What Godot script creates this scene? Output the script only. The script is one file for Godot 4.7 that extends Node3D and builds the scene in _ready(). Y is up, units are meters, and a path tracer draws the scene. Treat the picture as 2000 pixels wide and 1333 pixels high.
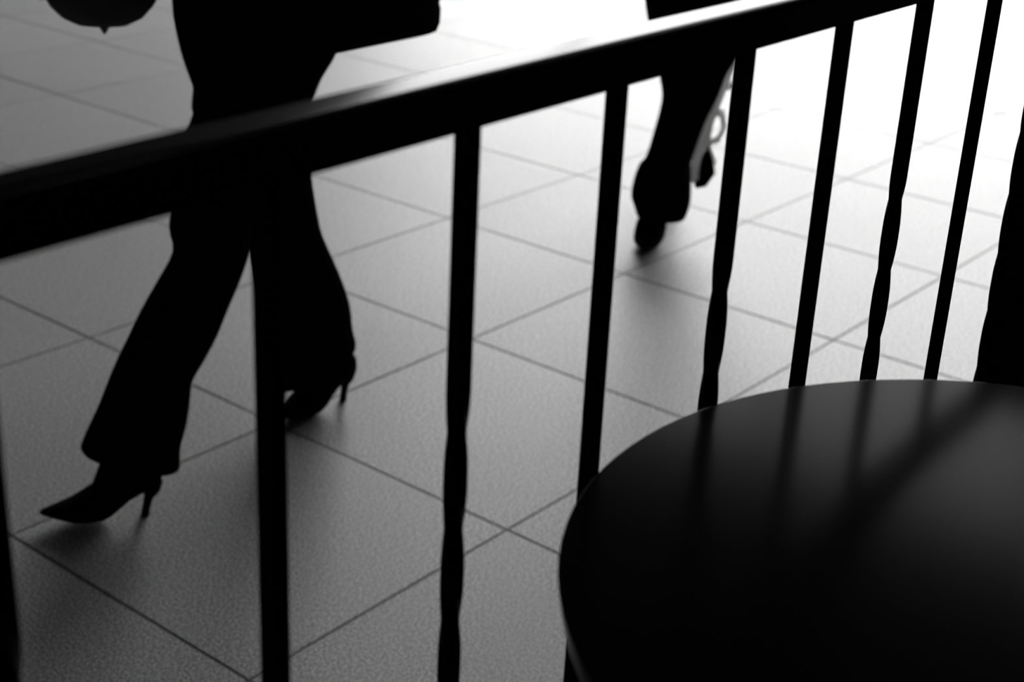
extends Node3D
# A dark hall seen over a thin iron railing: glossy floor tiles, two people walking, a round table top.
# Two directions order the place: ALONG (the railing and one family of tile joints) and ACROSS (towards the table side).

const ALONG := Vector3(0.60731, 0, -0.79447)
const ACROSS := Vector3(0.79447, 0, 0.60731)
const TURN := 0.91813             # turns local x onto ALONG, local z onto ACROSS
const EYE := 1.47264              # height of the camera above the hall floor
const PLATFORM := 0.31            # the raised floor behind the railing
const LIT_WALL := 12.5            # the glazed end wall, metres ALONG
const DARK_WALL := -12.0           # the blind side wall, metres ACROSS
const HALL_HIGH := 8.6

var taken := {}


func _ready() -> void:
	# camera
	var cam := Camera3D.new()
	cam.name = "camera"
	var lens := CameraAttributesPhysical.new()
	lens.frustum_focal_length = 53.2
	lens.frustum_focus_distance = 1.4
	lens.exposure_aperture = 7.4
	cam.attributes = lens
	add_child(cam)
	cam.transform = Transform3D(Basis(Vector3(0.99874, 0.04604, -0.01983), Vector3(-0.05013, 0.9173, -0.39504), Vector3(0, 0.39554, 0.91845)), Vector3(0, EYE, 0))
	cam.fov = 25.4219
	cam.near = 0.02
	cam.current = true
	# sky
	var env := Environment.new()
	var sky := Sky.new()
	var air := ProceduralSkyMaterial.new()
	air.sky_top_color = grey(0.84)
	air.sky_horizon_color = grey(0.26)
	air.ground_horizon_color = grey(0.5)
	air.ground_bottom_color = grey(0.3)
	air.sun_angle_max = 2.0
	air.sky_energy_multiplier = 1.9
	air.ground_energy_multiplier = 1.9
	air.sky_curve = 0.25
	sky.sky_material = air
	env.background_mode = Environment.BG_SKY
	env.sky = sky
	env.tonemap_mode = Environment.TONE_MAPPER_LINEAR
	env.tonemap_exposure = 4.3
	env.sdfgi_enabled = true
	env.ssao_enabled = true
	env.ssil_enabled = true
	var around := WorldEnvironment.new()
	around.name = "surroundings"
	around.environment = env
	add_child(around)
	# sun: high, on the table side of the hall, so that it enters through the roof light alone
	var sun := DirectionalLight3D.new()
	sun.name = "sun"
	sun.light_energy = 0.1
	sun.light_angular_distance = 0.6
	sun.shadow_enabled = true
	add_child(sun)
	sun.look_at_from_position(Vector3.ZERO, -ACROSS - Vector3.UP * tan(deg_to_rad(64.0)), Vector3.UP)

	make_materials()
	build_hall()
	build_railing()
	build_table()
	build_walker()
	build_second_walker()


# ---------------------------------------------------------------- naming
func grey(linear: float) -> Color:
	return Color(linear, linear, linear).linear_to_srgb()


func numbered(called: String) -> String:
	var k: int = taken.get(called, 0)
	taken[called] = k + 1
	return called if k == 0 else "%s_%03d" % [called, k]


func thing(called: String, label: String, category: String, at := Vector3.ZERO, turn := 0.0) -> Node3D:
	var o := Node3D.new()
	o.name = numbered(called)
	add_child(o)
	o.position = at
	o.rotation.y = turn
	o.set_meta("label", label)
	o.set_meta("category", category)
	return o


func setting(called: String, label: String, at := Vector3.ZERO, turn := 0.0) -> Node3D:
	var o := Node3D.new()
	o.name = called
	add_child(o)
	o.position = at
	o.rotation.y = turn
	o.set_meta("kind", "structure")
	o.set_meta("label", label)
	o.set_meta("category", called.split("_")[0])
	return o


func obj(called: String, mesh: Mesh, m: Material, parent: Node3D, at := Transform3D()) -> MeshInstance3D:
	var o := MeshInstance3D.new()
	o.name = called
	o.mesh = mesh
	o.material_override = m
	parent.add_child(o, true)
	o.transform = at
	return o


# ---------------------------------------------------------------- shapes
class Shape:
	var v := PackedVector3Array()
	var t := PackedInt32Array()

	func add(points: PackedVector3Array, tris: PackedInt32Array) -> void:
		# turns the piece so that its faces look outwards (front faces run clockwise)
		var vol := 0.0
		for i in range(0, tris.size(), 3):
			vol += points[tris[i]].dot(points[tris[i + 1]].cross(points[tris[i + 2]]))
		var base := v.size()
		v.append_array(points)
		for i in range(0, tris.size(), 3):
			var flip := vol > 0.0
			t.append(base + tris[i])
			t.append(base + (tris[i + 2] if flip else tris[i + 1]))
			t.append(base + (tris[i + 1] if flip else tris[i + 2]))

	func box(c: Vector3, size: Vector3, b := Basis()) -> void:
		var p := PackedVector3Array()
		for i in 8:
			p.append(c + b * (Vector3((i & 1) - 0.5, (i >> 1 & 1) - 0.5, (i >> 2 & 1) - 0.5) * size))
		add(p, PackedInt32Array([0, 1, 3, 0, 3, 2, 4, 7, 5, 4, 6, 7, 0, 5, 1, 0, 4, 5, 2, 3, 7, 2, 7, 6, 0, 2, 6, 0, 6, 4, 1, 7, 3, 1, 5, 7]))

	func loft(rings: Array, close_ends := true) -> void:
		# rings: PackedVector3Arrays of the same length, each a closed outline
		var n: int = rings[0].size()
		var p := PackedVector3Array()
		var q := PackedInt32Array()
		for r in rings:
			p.append_array(r)
		for i in rings.size() - 1:
			for j in n:
				var a := i * n + j
				var b := i * n + (j + 1) % n
				q.append_array([a, b, b + n, a, b + n, a + n])
		if close_ends:
			for e in [0, rings.size() - 1]:
				var mid := Vector3.ZERO
				for x in rings[e]:
					mid += x / n
				p.append(mid)
				for j in n:
					var a: int = e * n + j
					var b: int = e * n + (j + 1) % n
					q.append_array([p.size() - 1, b, a] if e == 0 else [p.size() - 1, a, b])
		add(p, q)

	func tube(path: Array, radii: Array, n := 14) -> void:
		var rings := []
		var side := Vector3.ZERO
		for i in path.size():
			var d: Vector3 = (path[mini(i + 1, path.size() - 1)] - path[maxi(i - 1, 0)]).normalized()
			if i == 0:
				side = d.cross(Vector3.UP if absf(d.y) < 0.9 else Vector3.RIGHT).normalized()
			side = (side - d * side.dot(d)).normalized()
			var other := d.cross(side)
			var r := PackedVector3Array()
			for j in n:
				var a := TAU * j / n
				r.append(path[i] + (side * cos(a) + other * sin(a)) * radii[i])
			rings.append(r)
		loft(rings)

	func lathe(profile: Array, n := 96) -> void:
		# profile: Vector2(radius, height) from bottom to top
		var rings := []
		for q in profile:
			var r := PackedVector3Array()
			for j in n:
				r.append(Vector3(cos(TAU * j / n) * q.x, q.y, sin(TAU * j / n) * q.x))
			rings.append(r)
		loft(rings)

	func mesh(crease := 45.0) -> ArrayMesh:
		var face := PackedVector3Array()
		var near := []
		near.resize(v.size())
		for i in range(0, t.size(), 3):
			var nrm := (v[t[i + 2]] - v[t[i]]).cross(v[t[i + 1]] - v[t[i]])
			face.append(nrm)
			for k in 3:
				if near[t[i + k]] == null:
					near[t[i + k]] = PackedInt32Array()
				near[t[i + k]].append(i / 3)
		var limit := cos(deg_to_rad(crease))
		var pos := PackedVector3Array()
		var nor := PackedVector3Array()
		for i in t.size():
			var own := face[i / 3].normalized()
			var sum := Vector3.ZERO
			for k in near[t[i]]:
				if own.dot(face[k].normalized()) > limit:
					sum += face[k]
			pos.append(v[t[i]])
			nor.append(sum.normalized() if sum.length() > 0 else Vector3.UP)
		var a := []
		a.resize(Mesh.ARRAY_MAX)
		a[Mesh.ARRAY_VERTEX] = pos
		a[Mesh.ARRAY_NORMAL] = nor
		var m := ArrayMesh.new()
		m.add_surface_from_arrays(Mesh.PRIMITIVE_TRIANGLES, a)
		return m

	func body(bones: Array, cell: float, blend: float) -> void:
		# one continuous skin over tapered bones: [from, to, radius, radius]
		var lo := Vector3.INF
		var hi := -Vector3.INF
		for b in bones:
			var r := Vector3.ONE * (maxf(b[2], b[3]) + cell * 3)
			lo = lo.min(b[0] - r).min(b[1] - r)
			hi = hi.max(b[0] + r).max(b[1] + r)
		var n := Vector3i((hi - lo) / cell) + Vector3i.ONE * 2
		var f := PackedFloat32Array()
		f.resize(n.x * n.y * n.z)
		f.fill(1.0)
		for b in bones:
			var far: float = maxf(b[2], b[3]) + blend + cell * 2
			var i0 := Vector3i(((b[0].min(b[1]) - Vector3.ONE * far - lo) / cell).max(Vector3.ZERO))
			var i1 := Vector3i((b[0].max(b[1]) + Vector3.ONE * far - lo) / cell).min(n - Vector3i.ONE)
			var ab: Vector3 = b[1] - b[0]
			var len2 := maxf(ab.length_squared(), 1e-9)
			for z in range(i0.z, i1.z + 1):
				for y in range(i0.y, i1.y + 1):
					for x in range(i0.x, i1.x + 1):
						var q: Vector3 = lo + Vector3(x, y, z) * cell - b[0]
						var s := clampf(q.dot(ab) / len2, 0.0, 1.0)
						var d: float = (q - ab * s).length() - lerpf(b[2], b[3], s)
						var at := (z * n.y + y) * n.x + x
						var o := f[at]
						var h := maxf(blend - absf(o - d), 0.0) / blend
						f[at] = minf(o, d) - h * h * blend * 0.25
		var made := {}
		var pts := PackedVector3Array()
		var step := [1, n.x, n.x * n.y]
		var corner := [0, 1, n.x, n.x + 1, n.x * n.y, n.x * n.y + 1, n.x * n.y + n.x, n.x * n.y + n.x + 1]
		for z in n.z - 1:
			for y in n.y - 1:
				var row := (z * n.y + y) * n.x
				for x in n.x - 1:
					var at := row + x
					if f[at] > cell * 2.5:
						continue
					var inside := 0
					for k in 8:
						if f[at + corner[k]] < 0.0:
							inside += 1
					if inside == 0 or inside == 8:
						continue
					var sum := Vector3.ZERO
					var count := 0
					for k in 8:
						for ax in 3:
							if k >> ax & 1 == 0:
								var d0 := f[at + corner[k]]
								var d1 := f[at + corner[k | 1 << ax]]
								if (d0 < 0.0) != (d1 < 0.0):
									var w := Vector3(k & 1, k >> 1 & 1, k >> 2 & 1)
									w[ax] = d0 / (d0 - d1)
									sum += w
									count += 1
					made[at] = pts.size()
					pts.append(lo + (Vector3(x, y, z) + sum / count) * cell)
		var q := PackedInt32Array()
		for at in made:
			for ax in 3:
				var far: int = at + step[ax]
				if (f[at] < 0.0) == (f[far] < 0.0):
					continue
				var u: int = step[(ax + 1) % 3]
				var w: int = step[(ax + 2) % 3]
				if not (made.has(at - u) and made.has(at - w) and made.has(at - u - w)):
					continue
				var quad := [made[at], made[at - u], made[at - u - w], made[at - w]]
				if f[at] > 0.0:
					quad.reverse()
				q.append_array([quad[0], quad[1], quad[2], quad[0], quad[2], quad[3]])
		add(pts, q)


func oval(spec: Array, n := 28, ruffle := 0.0) -> PackedVector3Array:
	# spec: x, y, z, half width, half depth, tilt of the rim, turn of the width axis in degrees
	var tilt: float = spec[5] if spec.size() > 5 else 0.0
	var turn: float = deg_to_rad(spec[6] if spec.size() > 6 else 11.9)
	var wide := Vector3(cos(turn), 0, -sin(turn))
	var deep := Vector3(-sin(turn), 0, -cos(turn))
	var r := PackedVector3Array()
	for j in n:
		var a := TAU * j / n
		var k := 1.0 + ruffle * sin(a * 5.0 + spec[1] * 9.0)
		r.append(Vector3(spec[0], spec[1] + tilt * cos(a), spec[2]) + wide * cos(a) * spec[3] * k + deep * sin(a) * spec[4] * k)
	return r


func ovals(specs: Array, ruffle := 0.0) -> Shape:
	var s := Shape.new()
	var rings := []
	for i in specs.size():
		if i > 0:
			# two rounded steps between the given outlines
			for k in [1.0 / 3.0, 2.0 / 3.0]:
				var mixed := []
				for c in 7:
					var p := []
					for o in [maxi(i - 2, 0), i - 1, i, mini(i + 1, specs.size() - 1)]:
						var sp: Array = specs[o]
						p.append(sp[c] if sp.size() > c else (0.0 if c == 5 else 11.9))
					mixed.append(cubic_interpolate(p[1], p[2], p[0], p[3], k))
				rings.append(oval(mixed, 28, ruffle))
		rings.append(oval(specs[i], 28, ruffle))
	s.loft(rings)
	return s


# ---------------------------------------------------------------- materials
var tiles := []
var grout: StandardMaterial3D
var plaster: StandardMaterial3D
var dark_wall: StandardMaterial3D
var iron: StandardMaterial3D
var polished: StandardMaterial3D
var lacquer: StandardMaterial3D
var cloth: StandardMaterial3D
var wool: StandardMaterial3D
var leather: StandardMaterial3D
var patent: StandardMaterial3D
var fur: StandardMaterial3D
var skin: StandardMaterial3D
var hair: StandardMaterial3D
var sash: StandardMaterial3D
var glass: StandardMaterial3D
var paving: StandardMaterial3D


func plain(called: String, linear: float, rough: float, spec := 0.5) -> StandardMaterial3D:
	var m := StandardMaterial3D.new()
	m.resource_name = called
	m.albedo_color = grey(linear)
	m.roughness = rough
	m.metallic_specular = spec
	return m


func noise_map(freq: float, octaves: int, low: float, high: float, side := 1024, number := 1, kind := FastNoiseLite.TYPE_SIMPLEX) -> NoiseTexture2D:
	var n := FastNoiseLite.new()
	n.seed = number
	n.noise_type = kind
	n.frequency = freq
	n.fractal_octaves = octaves
	var g := Gradient.new()
	g.set_color(0, Color(low, low, low))
	g.set_color(1, Color(high, high, high))
	var t := NoiseTexture2D.new()
	t.width = side
	t.height = side
	t.seamless = true
	t.noise = n
	t.color_ramp = g
	return t


func make_materials() -> void:
	# fired stoneware: a fine speckle of dark and pale grains under faint drawn-out clouds
	var speckle := noise_map(0.11, 3, 0.3, 1.0, 1024, 4)
	for tone in [0.72, 0.74, 0.7]:
		var m := plain("stoneware", tone, 0.5, 0.51)
		m.albedo_texture = speckle
		m.uv1_triplanar = true
		m.uv1_world_triplanar = true
		m.uv1_scale = Vector3(1.3, 1.3, 1.3)
		tiles.append(m)
	grout = plain("grout", 0.06, 0.6, 0.4)
	plaster = plain("plaster", 0.5, 0.9)
	dark_wall = plain("dark_panelling", 0.02, 0.8, 0.2)
	iron = plain("black_iron", 0.002, 0.6, 0.08)
	polished = plain("polished_black_iron", 0.002, 0.2, 0.14)
	lacquer = plain("black_lacquer", 0.002, 0.14, 0.05)
	cloth = plain("black_cloth", 0.004, 1.0, 0.05)
	wool = plain("black_wool", 0.004, 1.0, 0.05)
	leather = plain("black_leather", 0.004, 0.8, 0.1)
	patent = plain("black_shoe_leather", 0.004, 0.7, 0.1)
	fur = plain("dark_fur", 0.06, 0.9, 0.2)
	skin = plain("skin", 0.3, 0.6, 0.3)
	hair = plain("dark_hair", 0.01, 0.7, 0.2)
	sash = plain("pale_sash", 0.75, 0.8, 0.3)
	sash.backlight_enabled = true
	sash.backlight = grey(0.8)
	paving = plain("pale_paving", 0.45, 0.9)
	glass = plain("clear_glass", 1.0, 0.02)
	glass.transparency = BaseMaterial3D.TRANSPARENCY_ALPHA
	glass.albedo_color = Color(1, 1, 1, 0.05)


# ---------------------------------------------------------------- the hall
func build_hall() -> void:
	var tile := 0.65
	var gap := 0.0055
	var corner := Vector3(-1.0136, 0, -3.312)
	var a_way := Vector3(cos(TURN + 0.0137), 0, -sin(TURN + 0.0137)).normalized()
	var fl := setting("floor", "pale grey glossy stone tile floor with dark joints", Vector3(corner.x, 0, corner.z), 0.9043)
	var bed := Shape.new()
	bed.box(Vector3(4.0, -0.1518, -2.0), Vector3(21, 0.3, 21.0))
	obj("joint_bed", bed.mesh(), grout, fl)
	var one := Shape.new()
	var half := (tile - gap) / 2.0
	var rings := []
	for e in [[half, -0.02], [half, -0.0015], [half - 0.0004, -0.0005], [half - 0.0015, 0.0]]:
		var r := PackedVector3Array()
		for c in [Vector2(-1, -1), Vector2(1, -1), Vector2(1, 1), Vector2(-1, 1)]:
			r.append(Vector3(c.x * e[0], e[1], c.y * e[0]))
		rings.append(r)
	one.loft(rings)
	var tile_mesh := one.mesh(30)
	var rng := RandomNumberGenerator.new()
	rng.seed = 11
	var rest := Shape.new()
	var inverse := get_viewing()
	for i in range(-9, 22):
		for j in range(-19, 12):
			var at := Vector3((i + 0.5) * tile, 0, (j + 0.5) * tile)
			var world: Vector3 = fl.transform * at
			var s := world.dot(ALONG)
			var n := world.dot(ACROSS)
			if s < -4.2 or s > LIT_WALL + 0.2 or n < DARK_WALL - 0.2 or n > 5.5:
				continue
			var seen: Vector3 = inverse * world
			var m: Material = tiles[rng.randi() % 3]
			if seen.z < -1.2 and absf(seen.x / seen.z) < 0.5 and seen.y / seen.z < 0.42 and seen.z > -9.6:
				obj("tile", tile_mesh, m, fl, Transform3D(Basis(Vector3.RIGHT, (rng.randf() - 0.5) * 0.0008), at + Vector3.DOWN * rng.randf() * 0.0006))
			else:
				rest.box(at + Vector3.DOWN * 0.01, Vector3(tile - gap, 0.02, tile - gap))
	obj("outer_tiles", rest.mesh(), tiles[0], fl).set_meta("kind", "stuff")

	# end wall with the tall glazing
	var wide := [-11.8, -0.9]     # the glazing, metres ACROSS
	var high := [0.12, 7.7]
	var w := setting("wall_end", "dark end wall round tall glazing", ALONG * (LIT_WALL + 0.15), TURN)
	var s1 := Shape.new()
	s1.box(Vector3(0, HALL_HIGH / 2, (DARK_WALL - 0.3 + wide[0]) / 2), Vector3(0.3, HALL_HIGH, wide[0] - DARK_WALL + 0.3))
	s1.box(Vector3(0, HALL_HIGH / 2, (wide[1] + 5.8) / 2), Vector3(0.3, HALL_HIGH, 5.8 - wide[1]))
	s1.box(Vector3(0, (HALL_HIGH + high[1]) / 2, (wide[0] + wide[1]) / 2), Vector3(0.3, HALL_HIGH - high[1], wide[1] - wide[0]))
	s1.box(Vector3(0, high[0] / 2, (wide[0] + wide[1]) / 2), Vector3(0.3, high[0], wide[1] - wide[0]))
	obj("wall_panel", s1.mesh(), dark_wall, w)
	var win := setting("window_1", "tall glazed front with slim dark bars", ALONG * (LIT_WALL + 0.15), TURN)
	var fr := Shape.new()
	for k in 5:
		fr.box(Vector3(0, (high[0] + high[1]) / 2, lerpf(wide[0] + 0.03, wide[1] - 0.03, k / 4.0)), Vector3(0.1, high[1] - high[0], 0.06))
	for y in [high[0] + 0.03, 2.7, 5.3, high[1] - 0.03]:
		fr.box(Vector3(0, y, (wide[0] + wide[1]) / 2), Vector3(0.1, 0.06, wide[1] - wide[0]))
	obj("window_frame", fr.mesh(), iron, win)
	for k in 4:
		for r in [[high[0], 2.7], [2.7, 5.3], [5.3, high[1]]]:
			var pane := Shape.new()
			pane.box(Vector3(0, (r[0] + r[1]) / 2, lerpf(wide[0], wide[1], (k + 0.5) / 4.0)), Vector3(0.012, r[1] - r[0] - 0.04, (wide[1] - wide[0]) / 4.0 - 0.04))
			obj("pane", pane.mesh(), glass, win)

	for side in [["wall_left", ACROSS * (DARK_WALL - 0.15), 0.0], ["wall_right", ACROSS * 5.65, 0.0]]:
		var sw := setting(side[0], "dark panelled side wall", side[1], TURN)
		var sh := Shape.new()
		sh.box(Vector3(4.1, HALL_HIGH / 2, 0), Vector3(17.2, HALL_HIGH, 0.3))
		obj("wall_panel", sh.mesh(), dark_wall, sw)
	var bw := setting("wall_back", "dark panelled rear wall", ALONG * -4.35, TURN)
	var sb := Shape.new()
	sb.box(Vector3(0, HALL_HIGH / 2, -3.2), Vector3(0.3, HALL_HIGH, 18.0))
	obj("wall_panel", sb.mesh(), dark_wall, bw)

	# ceiling with one roof light
	var hole := [5.25, 6.0, 1.14, 2.04]
	var ce := setting("ceiling", "dark ceiling with one roof light", Vector3.UP * HALL_HIGH, TURN)
	var cs := Shape.new()
	cs.box(Vector3((-4.5 + hole[0]) / 2, 0.15, -3.2), Vector3(hole[0] + 4.5, 0.3, 18.2))
	cs.box(Vector3((hole[1] + LIT_WALL + 0.3) / 2, 0.15, -3.2), Vector3(LIT_WALL + 0.3 - hole[1], 0.3, 18.2))
	cs.box(Vector3((hole[0] + hole[1]) / 2, 0.15, (-12.3 + hole[2]) / 2), Vector3(hole[1] - hole[0], 0.3, hole[2] + 12.3))
	cs.box(Vector3((hole[0] + hole[1]) / 2, 0.15, (hole[3] + 5.9) / 2), Vector3(hole[1] - hole[0], 0.3, 5.9 - hole[3]))
	obj("ceiling_panel", cs.mesh(), dark_wall, ce)

	# the raised floor on which the table and the railing stand
	var pf := setting("platform", "dark raised floor behind the railing", Vector3.ZERO, TURN)
	var ps := Shape.new()
	ps.box(Vector3(1.5, PLATFORM / 2, (-0.56 + 5.5) / 2), Vector3(11.4, PLATFORM, 6.06))
	obj("platform_slab", ps.mesh(), dark_wall, pf)

	# the street beyond the glazing
	var st := setting("street", "pale paving beyond the glazing", ALONG * (LIT_WALL + 0.3), TURN)
	var so := Shape.new()
	so.box(Vector3(12, -0.15, -3), Vector3(24, 0.28, 40))
	obj("paving", so.mesh(), paving, st)


func get_viewing() -> Transform3D:
	# the place from which the floor is looked at, for choosing which tiles are pieces of their own
	return ($camera as Camera3D).transform.affine_inverse()


# ---------------------------------------------------------------- railing
func build_railing() -> void:
	var line := -0.4975          # metres ACROSS of the bars' centres
	var low := 1.2626            # underside of the handrail
	var rl := thing("railing", "black iron railing of alternating straight and twisted bars under a flat handrail", "railing", ACROSS * line + Vector3.UP * PLATFORM, TURN)
	var y0 := low - PLATFORM
	# handrail: flat bar, its top edges rounded over
	var hs := Shape.new()
	var ends := []
	for x in [-0.6, 1.59]:
		var r := PackedVector3Array()
		for c in [[-0.0145, 0.0], [0.0145, 0.0]]:
			r.append(Vector3(x, y0 + c[1], c[0]))
		for k in 7:
			var a := PI / 2 * k / 6.0
			r.append(Vector3(x, y0 + 0.021 + 0.006 * sin(a), 0.0085 + 0.006 * cos(a)))
		for k in 7:
			var a := PI / 2 + PI / 2 * k / 6.0
			r.append(Vector3(x, y0 + 0.021 + 0.006 * sin(a), -0.0085 + 0.006 * cos(a)))
		ends.append(r)
	hs.loft(ends)
	obj("handrail", hs.mesh(35), polished, rl)
	var bs := Shape.new()
	bs.box(Vector3(0.48, 0.09, 0), Vector3(2.14, 0.012, 0.026))
	obj("bottom_rail", bs.mesh(), iron, rl)
	var places := [-0.411, -0.266, -0.121, 0.024, 0.169, 0.302, 0.4588, 0.603, 0.7418, 0.8925, 1.0365, 1.178, 1.3297, 1.474]
	for k in places.size():
		var twisted := k % 2 == 1
		var side := 0.0118 if k == 6 else 0.0105
		var s := Shape.new()
		var rings := []
		var y := 0.0
		while y <= y0 + 0.004:
			var turn := 0.0
			if twisted:
				turn = clampf((1.105 - PLATFORM - y) / 0.064, 0.0, 9.0) * PI / 2
			rings.append(bar_ring(places[k], y, side * (1.06 if twisted else 1.0), turn))
			y += 0.008 if twisted else 0.1
		rings.append(bar_ring(places[k], y0 + 0.004, side, 0.0))
		s.loft(rings)
		obj("twisted_bar" if twisted else "straight_bar", s.mesh(35), iron, rl)
	var ns := Shape.new()
	ns.box(Vector3(1.62, y0 / 2 + 0.03, 0), Vector3(0.066, y0 + 0.06, 0.066))
	obj("end_post", ns.mesh(), iron, rl)


func bar_ring(x: float, y: float, side: float, turn: float) -> PackedVector3Array:
	var r := PackedVector3Array()
	var h := side / 2.0
	var b := h * 0.16
	for c in [[-h + b, -h], [h - b, -h], [h, -h + b], [h, h - b], [h - b, h], [-h + b, h], [-h, h - b], [-h, -h + b]]:
		r.append(Vector3(x, y, 0) + Vector3(c[0], 0, c[1]).rotated(Vector3.UP, turn))
	return r


# ---------------------------------------------------------------- table
func build_table() -> void:
	var t := thing("cafe_table", "small round black table with a glossy top close to the railing", "table", Vector3(0.3164, PLATFORM, -0.7062))
	var top := 1.0326 - PLATFORM
	var r := 0.2853
	var s := Shape.new()
	var profile := [Vector2(r - 0.012, top - 0.022), Vector2(r - 0.003, top - 0.019)]
	for k in 7:
		var a := PI / 2 * k / 6.0
		profile.append(Vector2(r - 0.0015 + 0.0015 * cos(a), top - 0.0015 + 0.0015 * sin(a)))
	profile.append(Vector2(r - 0.05, top))
	s.lathe(profile)
	obj("tabletop", s.mesh(30), lacquer, t)
	var p := Shape.new()
	p.lathe([Vector2(0.03, 0.03), Vector2(0.028, 0.06), Vector2(0.026, top - 0.06), Vector2(0.04, top - 0.035), Vector2(0.11, top - 0.022)], 32)
	obj("pedestal", p.mesh(), iron, t)
	var b := Shape.new()
	b.lathe([Vector2(0.2, 0.0), Vector2(0.2, 0.008), Vector2(0.19, 0.016), Vector2(0.06, 0.026), Vector2(0.03, 0.034)], 48)
	obj("foot_plate", b.mesh(), iron, t)


# ---------------------------------------------------------------- people
func shoe(parent: Node3D, heel: Vector3, aim: Vector3, pitch: float, size: float) -> void:
	# a pointed stiletto pump; heel: where the heel's tip stands, aim: where the toe points
	var forward := Vector3(aim.x, 0, aim.z).normalized()
	var side := forward.cross(Vector3.UP)
	forward = forward.rotated(side, pitch)
	var up := side.cross(forward)
	var at := Transform3D(Basis(forward, up, side) * size, heel)
	var upper := Shape.new()
	var rings := []
	for q in [[-0.034, 0.078, 0.112, 0.010], [-0.028, 0.068, 0.128, 0.022], [-0.012, 0.064, 0.132, 0.028], [0.012, 0.056, 0.13, 0.030], [0.034, 0.042, 0.124, 0.030], [0.054, 0.024, 0.115, 0.032], [0.074, 0.008, 0.103, 0.038], [0.092, 0.0, 0.09, 0.042], [0.122, -0.001, 0.07, 0.042], [0.15, 0.0, 0.052, 0.037], [0.175, 0.007, 0.043, 0.028], [0.2, 0.015, 0.036, 0.016], [0.215, 0.020, 0.031, 0.008], [0.220, 0.023, 0.028, 0.003]]:
		var r := PackedVector3Array()
		for j in 20:
			var a := TAU * j / 20.0
			var y: float = lerpf(q[1], q[2], 0.5 + 0.5 * signf(sin(a)) * pow(absf(sin(a)), 0.75))
			r.append(at * Vector3(q[0], y, q[3] * signf(cos(a)) * pow(absf(cos(a)), 0.8)))
		rings.append(r)
	upper.loft(rings)
	var body := obj("shoe", upper.mesh(60), patent, parent)
	var spike := Shape.new()
	spike.tube([at * Vector3(-0.016, 0.082, 0), at * Vector3(-0.014, 0.062, 0), at * Vector3(-0.008, 0.045, 0), at * Vector3(-0.003, 0.02, 0), at * Vector3(0.0, 0.0, 0)], [0.022 * size, 0.018 * size, 0.0105 * size, 0.0085 * size, 0.0092 * size])
	obj("stiletto_heel", spike.mesh(), patent, body)


func hand(s: Shape, wrist: Vector3, along: Vector3, palm: Vector3, thumb: Vector3, curl: float) -> void:
	# palm, four fingers of unequal length and a thumb from the side of the palm
	along = along.normalized()
	palm = (palm - along * palm.dot(along)).normalized()
	var across := (thumb - along * thumb.dot(along) - palm * thumb.dot(palm)).normalized()
	var bones := [[wrist - along * 0.03, wrist + along * 0.01, 0.026, 0.024]]
	for k in 4:
		var o := across * (0.027 - 0.018 * k)
		var length: float = [0.072, 0.08, 0.075, 0.06][k]
		var root := wrist + along * (0.085 - 0.004 * absf(k - 1.0)) + o
		bones.append([wrist + along * 0.015 + o * 0.7, root, 0.013, 0.010])
		var p := root
		var turn := 0.0
		for j in 3:
			turn += curl * (0.7 + 0.12 * k)
			var d := along * cos(turn) + palm * sin(turn)
			var to: Vector3 = p + d * length * [0.46, 0.3, 0.24][j]
			bones.append([p, to, 0.0088 - 0.0008 * j, 0.008 - 0.0008 * j])
			p = to
	var base := wrist + along * 0.025 + across * 0.026
	var mid := base + (along * 0.7 + across * 0.6 + palm * 0.3).normalized() * 0.04
	bones.append([wrist + along * 0.012, base, 0.015, 0.013])
	bones.append([base, mid, 0.0125, 0.0105])
	bones.append([mid, mid + (along * 0.9 + palm * 0.6 * curl).normalized() * 0.034, 0.010, 0.0085])
	s.body(bones, 0.0045, 0.006)


func head(s: Shape, neck: Vector3, forward: Vector3) -> void:
	var side := forward.cross(Vector3.UP)
	var c := neck + Vector3.UP * 0.13 + forward * 0.02
	var bones := [[neck - Vector3.UP * 0.04, c - Vector3.UP * 0.05, 0.052, 0.05], [c + forward * -0.02 + Vector3.UP * 0.02, c + forward * 0.012 + Vector3.UP * 0.02, 0.086, 0.08], [c + forward * 0.03 - Vector3.UP * 0.03, c + forward * 0.058 - Vector3.UP * 0.082, 0.058, 0.026]]
	bones.append([c + forward * 0.088 + Vector3.UP * 0.012, c + forward * 0.11 - Vector3.UP * 0.026, 0.008, 0.013])   # nose
	for e in [-1.0, 1.0]:
		bones.append([c + forward * 0.08 + side * e * 0.014 + Vector3.UP * 0.028, c + forward * 0.07 + side * e * 0.045 + Vector3.UP * 0.026, 0.012, 0.01])   # brow
		bones.append([c + forward * 0.076 + side * e * 0.032 + Vector3.UP * 0.006, c + forward * 0.078 + side * e * 0.032 + Vector3.UP * 0.006, 0.0125, 0.0125])   # eye
		bones.append([c + side * e * 0.078 + Vector3.UP * 0.015, c + side * e * 0.08 - Vector3.UP * 0.02 + forward * 0.006, 0.014, 0.009])   # ear
		bones.append([c + forward * 0.088 + side * e * 0.018 - Vector3.UP * 0.056, c + forward * 0.094 - Vector3.UP * 0.054, 0.006, 0.008])   # lips
	s.body(bones, 0.007, 0.014)


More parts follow.
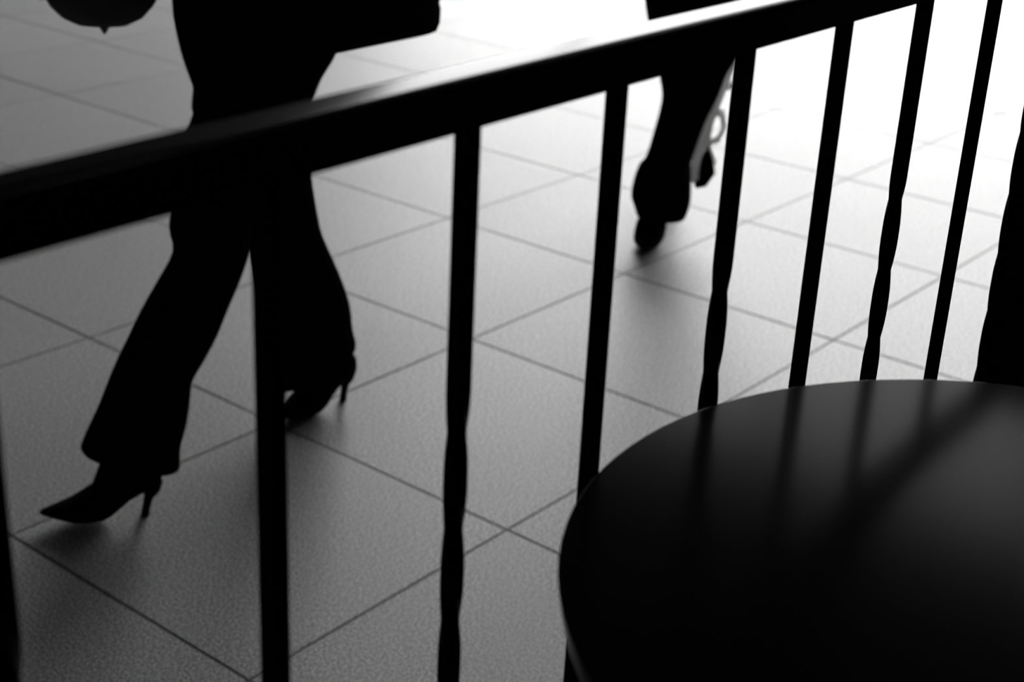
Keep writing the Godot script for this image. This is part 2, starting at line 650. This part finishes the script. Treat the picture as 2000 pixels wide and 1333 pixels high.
func person(label: String, at: Vector3, mid: Vector3, forward: Vector3, feet: Array, hands: Array, coat: Array, coat_name: String) -> Node3D:
	# mid: hip centre, feet: [right knee, right ankle, left knee, left ankle], hands: [right elbow, right hand, left elbow, left hand]; all from the person's base
	var o := thing("person", label, "person", at)
	var right := forward.cross(Vector3.UP)
	var neck := Vector3(mid.x, 1.42, mid.z) + forward * 0.02
	var chest := Vector3(mid.x, 1.24, mid.z) + forward * 0.01
	var bones := [[mid, Vector3(mid.x, 1.05, mid.z), 0.08, 0.08], [Vector3(mid.x, 1.05, mid.z), chest, 0.075, 0.075], [chest + right * 0.06, chest - right * 0.06, 0.07, 0.07], [chest, neck, 0.06, 0.045], [neck, neck + Vector3.UP * 0.08, 0.05, 0.05]]
	for k in 2:
		var e := 1.0 if k == 0 else -1.0
		var hip := mid + right * e * 0.05
		bones.append([hip, feet[k * 2], 0.045, 0.04])
		bones.append([feet[k * 2], feet[k * 2 + 1] + Vector3.UP * 0.02, 0.044, 0.03])
		var sh := Vector3(mid.x, 1.36, mid.z) + right * e * 0.165
		bones.append([neck - Vector3.UP * 0.06, sh, 0.035, 0.04])
		bones.append([sh, hands[k * 2], 0.045, 0.036])
		bones.append([hands[k * 2], hands[k * 2 + 1], 0.036, 0.026])
	var s := Shape.new()
	s.body(bones, 0.014, 0.04)
	head(s, neck + Vector3.UP * 0.05, forward)
	for k in 2:
		var e := 1.0 if k == 0 else -1.0
		var way: Vector3 = hands[k * 2 + 1] - hands[k * 2]
		hand(s, hands[k * 2 + 1], way, -right * e + forward * 0.1, forward + Vector3.UP * 0.4, 0.75)
	obj("body", s.mesh(80), skin, o)
	obj(coat_name, ovals(coat, 0.012).mesh(60), wool, o)
	for k in 2:
		var e := 1.0 if k == 0 else -1.0
		var sh := Vector3(mid.x, 1.36, mid.z) + right * e * 0.15
		var el: Vector3 = hands[k * 2]
		var cuff: Vector3 = el.lerp(hands[k * 2 + 1], 0.9)
		var sl := Shape.new()
		sl.tube([sh - right * e * 0.04, sh + right * e * 0.02, sh.lerp(el, 0.5), el, el.lerp(cuff, 0.5), cuff], [0.07, 0.066, 0.058, 0.052, 0.047, 0.042], 18)
		obj("sleeve", sl.mesh(60), wool, o)
	var hr := Shape.new()
	var c := neck + Vector3.UP * 0.2
	hr.body([[c - forward * 0.025, c - forward * 0.01 + Vector3.UP * 0.01, 0.098, 0.09], [c - forward * 0.05 + right * 0.055, c - forward * 0.055 + right * 0.06 - Vector3.UP * 0.2, 0.05, 0.03], [c - forward * 0.05 - right * 0.055, c - forward * 0.055 - right * 0.06 - Vector3.UP * 0.2, 0.05, 0.03], [c - forward * 0.07, c - forward * 0.08 - Vector3.UP * 0.2, 0.06, 0.04]], 0.012, 0.03)
	obj("hair", hr.mesh(80), hair, o)
	return o


func build_walker() -> void:
	var at := Vector3(-0.567, 0, -2.70)
	var coat := [[0.063, 0.738, -0.082, 0.106, 0.10, 0, 11.9], [0.063, 0.747, -0.082, 0.109, 0.10, 0, 11.9], [0.064, 0.787, -0.084, 0.124, 0.11, 0, 11.9], [0.07, 0.84, -0.091, 0.147, 0.125, 0, 11.9], [0.077, 0.926, -0.1, 0.166, 0.135, 0, 8.0], [0.078, 1.05, -0.101, 0.145, 0.12, 0, -15.0], [0.078, 1.2, -0.101, 0.16, 0.125, 0, -37.4], [0.078, 1.33, -0.101, 0.185, 0.1, 0, -37.4], [0.075, 1.41, -0.1, 0.11, 0.075, 0, -37.4], [0.073, 1.44, -0.098, 0.06, 0.06, 0, -37.4]]
	var o := person("woman in black flared trousers and fitted jacket striding in stiletto heels past the railing", at, Vector3(0.07, 0.88, -0.09), -ALONG, [Vector3(0.0, 0.48, 0.05), Vector3(-0.145, 0.13, 0.214), Vector3(0.102, 0.44, -0.18), Vector3(0.172, 0.13, -0.305)], [Vector3(-0.1, 1.11, -0.16), Vector3(-0.17, 1.2, -0.02), Vector3(0.29, 1.15, -0.02), Vector3(0.22, 1.3, 0.13)], coat, "jacket")
	var front := [[0.055, 0.86, -0.075, 0.08, 0.09], [0.041, 0.791, -0.054, 0.07, 0.08], [0.035, 0.732, -0.038, 0.078, 0.078], [0.025, 0.684, -0.016, 0.082, 0.078], [0.012, 0.614, 0.018, 0.081, 0.076], [-0.002, 0.53, 0.036, 0.078, 0.074], [-0.001, 0.485, 0.051, 0.071, 0.07], [-0.022, 0.433, 0.079, 0.076, 0.07], [-0.042, 0.391, 0.105, 0.079, 0.07], [-0.06, 0.348, 0.128, 0.081, 0.07], [-0.08, 0.306, 0.154, 0.08, 0.07], [-0.097, 0.27, 0.176, 0.077, 0.072], [-0.109, 0.224, 0.184, 0.083, 0.076], [-0.121, 0.182, 0.192, 0.088, 0.08, -0.004], [-0.131, 0.15, 0.206, 0.089, 0.07, -0.01], [-0.1335, 0.127, 0.207, 0.089, 0.06, -0.024], [-0.134, 0.123, 0.207, 0.0885, 0.06, -0.027]]
	var rear := [[0.095, 0.86, -0.115, 0.085, 0.09], [0.094, 0.778, -0.122, 0.082, 0.08], [0.085, 0.713, -0.122, 0.068, 0.075], [0.085, 0.646, -0.128, 0.069, 0.07], [0.089, 0.569, -0.15, 0.069, 0.07], [0.095, 0.488, -0.166, 0.072, 0.07], [0.1, 0.437, -0.181, 0.075, 0.07], [0.116, 0.351, -0.209, 0.086, 0.076], [0.129, 0.27, -0.234, 0.093, 0.08], [0.137, 0.192, -0.244, 0.091, 0.082, 0.012], [0.142, 0.132, -0.256, 0.092, 0.085, 0.036], [0.142, 0.115, -0.258, 0.09, 0.085, 0.042]]
	obj("trouser_leg", ovals(front, 0.012).mesh(60), cloth, o)
	obj("trouser_leg", ovals(rear, 0.012).mesh(60), cloth, o)
	var seat := [[0.066, 0.871, -0.086, 0.132, 0.113], [0.06, 0.787, -0.078, 0.111, 0.1], [0.055, 0.732, -0.072, 0.109, 0.098], [0.055, 0.712, -0.072, 0.107, 0.098], [0.049, 0.672, -0.064, 0.111, 0.098], [0.048, 0.632, -0.062, 0.115, 0.098], [0.044, 0.585, -0.057, 0.1, 0.08]]
	obj("trouser_seat", ovals(seat, 0.0).mesh(60), cloth, o)
	var to_right := Vector3(-0.172, 0, 0.062)
	var to_left := Vector3(-0.125, 0, 0.13)
	for f in [[Vector3(-0.113, 0.0, 0.203), to_right, 0.05, Vector3(-0.10, 0.26, 0.178)], [Vector3(0.197, 0.0, -0.336), to_left, 0.0, Vector3(0.138, 0.26, -0.24)]]:
		shoe(o, f[0], f[1], f[2], 0.87)
		var fw: Vector3 = f[1].normalized()
		var st := Shape.new()
		st.tube([f[0] + fw * 0.085 + Vector3.UP * 0.05, f[0] + fw * 0.055 + Vector3.UP * 0.09, f[0] + fw * 0.03 + Vector3.UP * 0.145, (f[0] + fw * 0.03 + Vector3.UP * 0.145).lerp(f[3], 0.5), f[3]], [0.018, 0.031, 0.036, 0.038, 0.042], 18)
		obj("stocking", st.mesh(80), cloth, o)

	# shoulder bag carried under the left arm
	var bag := thing("shoulder_bag", "flat bottomed black shoulder bag carried behind the striding woman", "bag", ALONG * 1.975 - ACROSS * 1.87 + Vector3.UP * 0.881, TURN)
	var bs := Shape.new()
	var rings := []
	for q in [[0.0, 0.146, 0.038], [0.004, 0.153, 0.045], [0.02, 0.158, 0.05], [0.045, 0.159, 0.05], [0.056, 0.156, 0.048], [0.066, 0.159, 0.05], [0.14, 0.156, 0.045], [0.2, 0.15, 0.03], [0.21, 0.147, 0.022]]:
		var r := PackedVector3Array()
		for j in 32:
			var a := TAU * j / 32.0
			r.append(Vector3(q[1] * signf(cos(a)) * pow(absf(cos(a)), 0.3), q[0], q[2] * signf(sin(a)) * pow(absf(sin(a)), 0.3)))
		rings.append(r)
	bs.loft(rings)
	obj("bag_body", bs.mesh(50), leather, bag)
	for z in [-0.012, 0.012]:
		var strap := Shape.new()
		strap.tube([Vector3(-0.11, 0.19, z), Vector3(-0.1, 0.3, z), Vector3(-0.085, 0.42, z - 0.02), Vector3(-0.075, 0.53, z - 0.06), Vector3(-0.05, 0.57, z - 0.09), Vector3(-0.03, 0.53, z - 0.06), Vector3(0.0, 0.42, z - 0.02), Vector3(0.06, 0.3, z), Vector3(0.08, 0.19, z)], [0.007, 0.007, 0.007, 0.007, 0.007, 0.007, 0.007, 0.007, 0.007], 8)
		obj("strap", strap.mesh(), leather, bag)

	# shaggy bag hanging from the right hand in front of her
	var fb := thing("fur_bag", "dark rounded shaggy bag carried in front of the striding woman", "bag", Vector3(-0.765, 0.877, -2.715))
	var fs := Shape.new()
	var fr := []
	for k in 13:
		var a := -PI / 2 + PI * k / 12.0
		fr.append(oval([0, 0.13 + 0.128 * sin(a), 0, maxf(0.114 * pow(cos(a), 0.7), 0.004), maxf(0.07 * pow(cos(a), 0.8), 0.004)], 40))
	fs.loft(fr)
	var fbody := obj("bag_body", fs.mesh(80), fur, fb)
	var strands := Shape.new()
	var rng := RandomNumberGenerator.new()
	rng.seed = 5
	for k in 1400:
		var a := rng.randf() * TAU
		var e := asin(rng.randf_range(-0.45, 0.8))
		var turn := deg_to_rad(11.9)
		var out := Vector3(cos(a) * 0.114 * pow(cos(e), 0.7), 0.128 * sin(e), sin(a) * 0.07 * pow(cos(e), 0.8)).rotated(Vector3.UP, turn)
		var root := Vector3(0, 0.13, 0) + out * 0.97
		var away := (out.normalized() * 0.12 + Vector3.DOWN * 0.8 + Vector3(rng.randf() - 0.5, 0, rng.randf() - 0.5) * 0.4).normalized()
		strands.tube([root, root + away * 0.012, root + away * 0.02 + Vector3.DOWN * 0.004], [0.0024, 0.0018, 0.0004], 4)
	strands.tube([Vector3(0.002, 0.01, 0), Vector3(0.002, -0.004, 0), Vector3(0.002, -0.011, 0)], [0.014, 0.006, 0.001], 8)
	obj("shaggy_pile", strands.mesh(), fur, fbody).set_meta("kind", "stuff")
	var loop := Shape.new()
	loop.tube([Vector3(-0.05, 0.24, 0), Vector3(-0.03, 0.31, 0), Vector3(0.015, 0.335, 0.0), Vector3(0.05, 0.31, 0), Vector3(0.06, 0.24, 0)], [0.006, 0.006, 0.006, 0.006, 0.006], 8)
	obj("handle", loop.mesh(), leather, fb)


func build_second_walker() -> void:
	var at := Vector3(0.5, 0, -4.27)
	var coat := [[0.015, 0.6, -0.037, 0.16, 0.14, 0, 0], [0.017, 0.63, -0.034, 0.178, 0.15, 0, 0], [0.015, 0.696, -0.026, 0.192, 0.155, 0, 0], [0.01, 0.784, -0.01, 0.199, 0.155, 0, 0], [0.0, 0.92, 0.0, 0.195, 0.15, 0, -10], [0.0, 1.08, 0.0, 0.16, 0.13, 0, -25], [0.0, 1.22, 0.0, 0.17, 0.13, 0, -37.4], [0.0, 1.33, 0.0, 0.19, 0.11, 0, -37.4], [0.0, 1.41, 0.0, 0.11, 0.08, 0, -37.4], [0.0, 1.44, 0.0, 0.065, 0.065, 0, -37.4]]
	var o := person("person in a dark coat and loose trousers stepping forward beyond the railing", at, Vector3(0.0, 0.88, 0.0), -ALONG, [Vector3(-0.02, 0.48, -0.01), Vector3(-0.1, 0.1, 0.09), Vector3(0.0, 0.46, -0.21), Vector3(-0.03, 0.13, -0.36)], [Vector3(-0.2, 1.12, -0.13), Vector3(-0.21, 0.94, 0.0), Vector3(0.22, 1.12, 0.1), Vector3(0.17, 0.93, 0.19)], coat, "coat")
	var front := [[0.029, 0.7, -0.06, 0.15, 0.12], [0.02, 0.62, -0.06, 0.14, 0.12], [-0.004, 0.563, -0.034, 0.118, 0.11], [-0.017, 0.522, -0.018, 0.107, 0.1], [-0.024, 0.494, -0.009, 0.098, 0.09], [-0.027, 0.424, -0.004, 0.079, 0.08], [-0.049, 0.354, 0.024, 0.068, 0.07], [-0.076, 0.258, 0.06, 0.065, 0.07], [-0.086, 0.235, 0.073, 0.074, 0.075], [-0.091, 0.191, 0.079, 0.083, 0.08], [-0.091, 0.144, 0.079, 0.087, 0.08], [-0.086, 0.112, 0.073, 0.08, 0.078], [-0.085, 0.085, 0.072, 0.071, 0.07]]
	obj("trouser_leg", ovals(front, 0.012).mesh(60), cloth, o)
	var rear := [[0.04, 0.8, -0.05, 0.1, 0.1, 0, 11.9], [0.02, 0.62, -0.15, 0.075, 0.075, 0, 11.9], [0.0, 0.46, -0.21, 0.055, 0.06, 0, 11.9], [-0.03, 0.25, -0.28, 0.05, 0.055, 0, 11.9], [-0.032, 0.11, -0.35, 0.05, 0.05, 0, 11.9]]
	obj("trouser_leg", ovals(rear, 0.012).mesh(60), cloth, o)
	# front shoe: pointed, turned towards the viewer, the toe touching the floor
	for f in [[Vector3(-0.083, 0.0, -0.035), Vector3(-0.14, 0.0, 0.175)], [Vector3(-0.025, 0.0, -0.39), Vector3(-0.05, 0.0, -0.28)]]:
		shoe(o, f[0], f[1] - f[0], 0.0, 1.06)
		var fw: Vector3 = (f[1] - f[0]).normalized()
		var st := Shape.new()
		st.tube([f[0] + fw * 0.07 + Vector3.UP * 0.05, f[0] + fw * 0.03 + Vector3.UP * 0.09, f[0] + Vector3.UP * 0.16], [0.024, 0.033, 0.037], 18)
		obj("stocking", st.mesh(80), cloth, o)
	# the pale sash swinging behind the leg, with a dark ring and a dark end
	var b := Shape.new()
	ribbon(b, [Vector3(0.125, 0.56, -0.18), Vector3(0.104, 0.49, -0.145), Vector3(0.065, 0.382, -0.095), Vector3(0.033, 0.3, -0.05), Vector3(0.014, 0.238, -0.025), Vector3(0.01, 0.189, -0.02), Vector3(0.012, 0.166, -0.022)], 0.042)
	ribbon(b, [Vector3(0.056, 0.358, -0.085), Vector3(0.086, 0.35, -0.12), Vector3(0.1, 0.301, -0.14), Vector3(0.083, 0.27, -0.117), Vector3(0.048, 0.272, -0.072), Vector3(0.05, 0.32, -0.074)], 0.024)
	ribbon(b, [Vector3(0.035, 0.29, -0.053), Vector3(0.055, 0.24, -0.08), Vector3(0.078, 0.192, -0.11)], 0.026)
	var sh := obj("sash", b.mesh(), sash, o)
	var tip := Shape.new()
	tip.tube([Vector3(0.047, 0.262, -0.068), Vector3(0.05, 0.215, -0.072), Vector3(0.05, 0.185, -0.072), Vector3(0.034, 0.155, -0.05), Vector3(0.022, 0.145, -0.034)], [0.004, 0.02, 0.03, 0.022, 0.006], 10)
	obj("sash_end", tip.mesh(), leather, sh)
	var ring := Shape.new()
	var turns := []
	var thin := []
	for k in 13:
		turns.append(Vector3(0.106, 0.425, -0.145) + (ALONG * cos(TAU * k / 12.0) * 0.016 + Vector3.UP * sin(TAU * k / 12.0) * 0.008))
		thin.append(0.004)
	ring.tube(turns, thin, 8)
	obj("ring", ring.mesh(), leather, sh)


func ribbon(s: Shape, path: Array, wide: float) -> void:
	var rings := []
	for i in path.size():
		var d: Vector3 = (path[mini(i + 1, path.size() - 1)] - path[maxi(i - 1, 0)]).normalized()
		var side := d.cross(ACROSS).normalized() * wide / 2.0
		var thick := side.cross(d).normalized() * 0.003
		rings.append(PackedVector3Array([path[i] - side - thick, path[i] + side - thick, path[i] + side + thick, path[i] - side + thick]))
	s.loft(rings)
